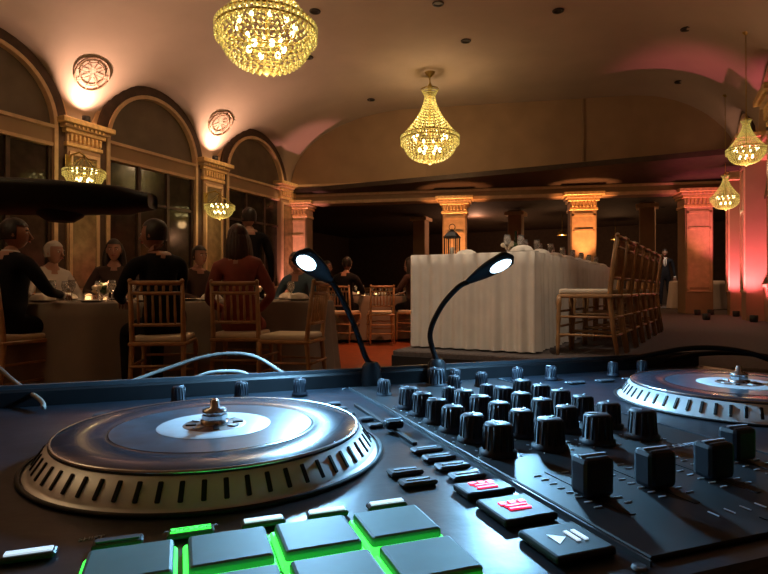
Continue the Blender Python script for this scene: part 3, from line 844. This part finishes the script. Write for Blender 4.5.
# ---------------- gooseneck lamps ----------------
def bez(pts,n=8):
    P=[Vector(p) for p in pts]; out=[]
    for i in range(len(P)-1):
        p0=P[max(i-1,0)];p1=P[i];p2=P[i+1];p3=P[min(i+2,len(P)-1)]
        for k_ in range(n):
            t=k_/n
            out.append(.5*((2*p1)+(-p0+p2)*t+(2*p0-5*p1+4*p2-p3)*t*t+(-p0+3*p1-3*p2+p3)*t**3))
    out.append(P[-1]); return out
def lamp(base,mid,h0,h1,nrm,pw):
    par=empty('gooseneck_lamp',base)
    b=Vector(base)
    def rel(p): return Vector(p)-b
    g=MB()
    g.lathe([(.009,-.002),(.010,.003),(.009,.018),(.006,.022)],M_black,16)
    pts=bez([(0,0,.02)]+[rel(p) for p in mid]+[rel(h0)],10)
    g.tube(pts,.0027,M_rub,8)
    g.make('neck',parent=par)
    g=MB()
    a=rel(h0); c=rel(h1); d=(c-a); L=d.length; d.normalize(); n=Vector(nrm).normalized(); n=(n-d*n.dot(d)).normalized(); s=d.cross(n)
    Mx=Matrix(((s.x,d.x,-n.x,a.x),(s.y,d.y,-n.y,a.y),(s.z,d.z,-n.z,a.z),(0,0,0,1)))
    n1=12; vs=[];fs=[]; seg=16
    for j in range(n1+1):
        q=j/n1; w=(.0045+.0085*math.sin(min(1,q*1.5)*pi/2))*(1 if q<.85 else math.sqrt(max(0.0,1-((q-.85)/.152)**2)))
        th_=w*.55
        for k_ in range(seg):
            an=2*pi*k_/seg; vs.append((w*math.cos(an),L*q,th_*math.sin(an) if math.sin(an)>0 else th_*.45*math.sin(an)))
    for j in range(n1):
        for k_ in range(seg):
            q=(k_+1)%seg; fs.append((j*seg+k_,j*seg+q,(j+1)*seg+q,(j+1)*seg+k_))
    g.add(vs,fs,M_black,True,Mx)
    g.sph((0,L*.70,-.0027),(.0085,L*.23,.0022),M_lamp,14,8,Mx)
    g.make('lamp_head',parent=par)
    lp=a+d*L*.68+n*.010
    l=light('led','SPOT',lp,pw,(.28,.64,1),lp+n,.012,155,.5,parent=par)
base1=L2W(.156,.178,.001); base2=L2W(.226,.178,.001)
lamp(base1,[(-.018,.545,.815),(-.030,.535,.850),(-.044,.525,.880)],(-.050,.52,.888),(-.078,.50,.914),(.12,-.45,-.85),4.2)
lamp(base2,[(.047,.572,.835),(.058,.572,.862),(.074,.565,.882)],(.084,.56,.888),(.126,.545,.913),(.05,-.45,-.85),4.2)

# cables
def cable(pts,r,m): 
    g=MB(); g.tube(bez(pts,8),r,m,8); g.make('cable')
z0=SZ+.004
cable([(-.30,.50,SZ-.05),(-.262,.462,z0+.003),(-.235,.50,.796),(-.205,.52,.806),(-.165,.53,.818),(-.125,.53,.818),(-.09,.53,.798),(-.075,.545,SZ-.0),(-.07,.56,SZ-.05)],.0017,M_cab)
cable([(-.50,.62,.86),(-.42,.56,.835),(-.345,.50,.812),(-.31,.475,.800),(-.27,.44,z0+.003),(-.258,.425,z0)],.0018,M_cab)
cable([(-.21,.50,SZ+.004),(-.18,.505,.798),(-.15,.51,.806),(-.12,.52,.797),(-.11,.535,SZ-.04)],.0015,M_cab)
cable([(.20,.66,SZ-.03),(.25,.66,.788),(.31,.66,.803),(.37,.66,.812),(.42,.65,.808),(.47,.63,.790),(.52,.60,SZ+.005)],.003,M_rub)
cable([(.27,.68,SZ-.03),(.33,.68,.790),(.40,.69,.802),(.47,.68,.798),(.54,.66,SZ-.02)],.003,M_rub)

# ---------------- led light bar (dark shape, upper left) ----------------
g=MB()
pts=[(-.95,.95,1.045),(-.80,.93,1.04),(-.66,.91,1.034),(-.52,.9,1.028),(-.42,.9,1.024),(-.372,.9,1.022)]
vs=[];fs=[];seg=20
for i,(p) in enumerate(pts):
    th_=(.030,.030,.029,.026,.021,.012)[i]; dp=(.05,.05,.05,.048,.04,.02)[i]
    for k_ in range(seg):
        an=2*pi*k_/seg; c_=math.cos(an);s_=math.sin(an)
        c_=math.copysign(abs(c_)**.6,c_);s_=math.copysign(abs(s_)**.6,s_)
        vs.append((p[0],p[1]+dp*c_,p[2]+th_*s_))
for i in range(len(pts)-1):
    for k_ in range(seg):
        q=(k_+1)%seg; fs.append((i*seg+k_,i*seg+q,(i+1)*seg+q,(i+1)*seg+k_))
fs.append(list(range(seg)));fs.append([5*seg+k_ for k_ in range(seg)][::-1])
g.add(vs,fs,M_black,True)
g.lathe([(.02,0),(.034,.010),(.036,.03)],M_rub,18,Matrix.Translation((-.52,.9,.990)))
g.lathe([(.024,0),(.036,.015),(.036,.03)],M_rub,18,Matrix.Translation((-.70,.915,.992)))
g.tube([(-.82,.93,.02),(-.82,.93,1.02)],.016,M_iron,12)
for a in (0,2.1,4.2): g.tube([(-.82,.93,.35),(-.82+.35*math.cos(a),.93+.35*math.sin(a),.03)],.011,M_iron,8)
g.make('led_light_bar')

for s,t,p in ((6.6,5.2,4),(4.2,3.4,6)):
    light('downlight','SPOT',W(s,t,cove(t)-.05),p,(1,.66,.40),W(s,t,0),.05,100,.8)
light('dance_floor_fill','SPOT',W(3.6,5.2,cove(5.2)-.05),560,(1,.34,.15),W(4.2,4.5,0),.05,46,.8)  # red-orange fill added to brighten the dance floor
light('stage_fill_spot','SPOT',W(8.6,8.3,cove(8.3)-.05),150,(1,.80,.60),W(6.8,6.75,.85),.08,34,.8)  # this pair and their cans are added to brighten the head table
light('stage_fill_spot','SPOT',W(8.6,5.6,cove(5.6)-.05),190,(1,.80,.60),W(7.0,6.65,.75),.08,32,.8)
place(dld,'recessed_downlight',W(8.6,5.6,cove(5.6)-.004))
for s in (5.0,1.5,-1.0):
    place(dld,'recessed_downlight',W(s,8.6,cove(8.6)-.004))
    light('stage_fill_spot','SPOT',W(s,8.6,cove(8.6)-.05),42,(1,.80,.68),W(s-.3,8.9,.3),.08,70,.8)  # fill added, with cans, to lift the dark stage carpet
place(dld,'recessed_downlight',W(8.6,8.3,cove(8.3)-.004))

w=bpy.data.worlds.new('world'); S.world=w; w.use_nodes=True
w.node_tree.nodes['Background'].inputs[0].default_value=(.5,.35,.25,1); w.node_tree.nodes['Background'].inputs[1].default_value=.03

cam=bpy.data.cameras.new('camera'); co=bpy.data.objects.new('camera',cam); COL.objects.link(co)
cam.sensor_width=36; cam.lens=560/768*36; cam.clip_start=.01; cam.clip_end=100
co.location=(0,0,CZ); co.rotation_euler=(pi/2+3/560,0,0)
S.camera=co
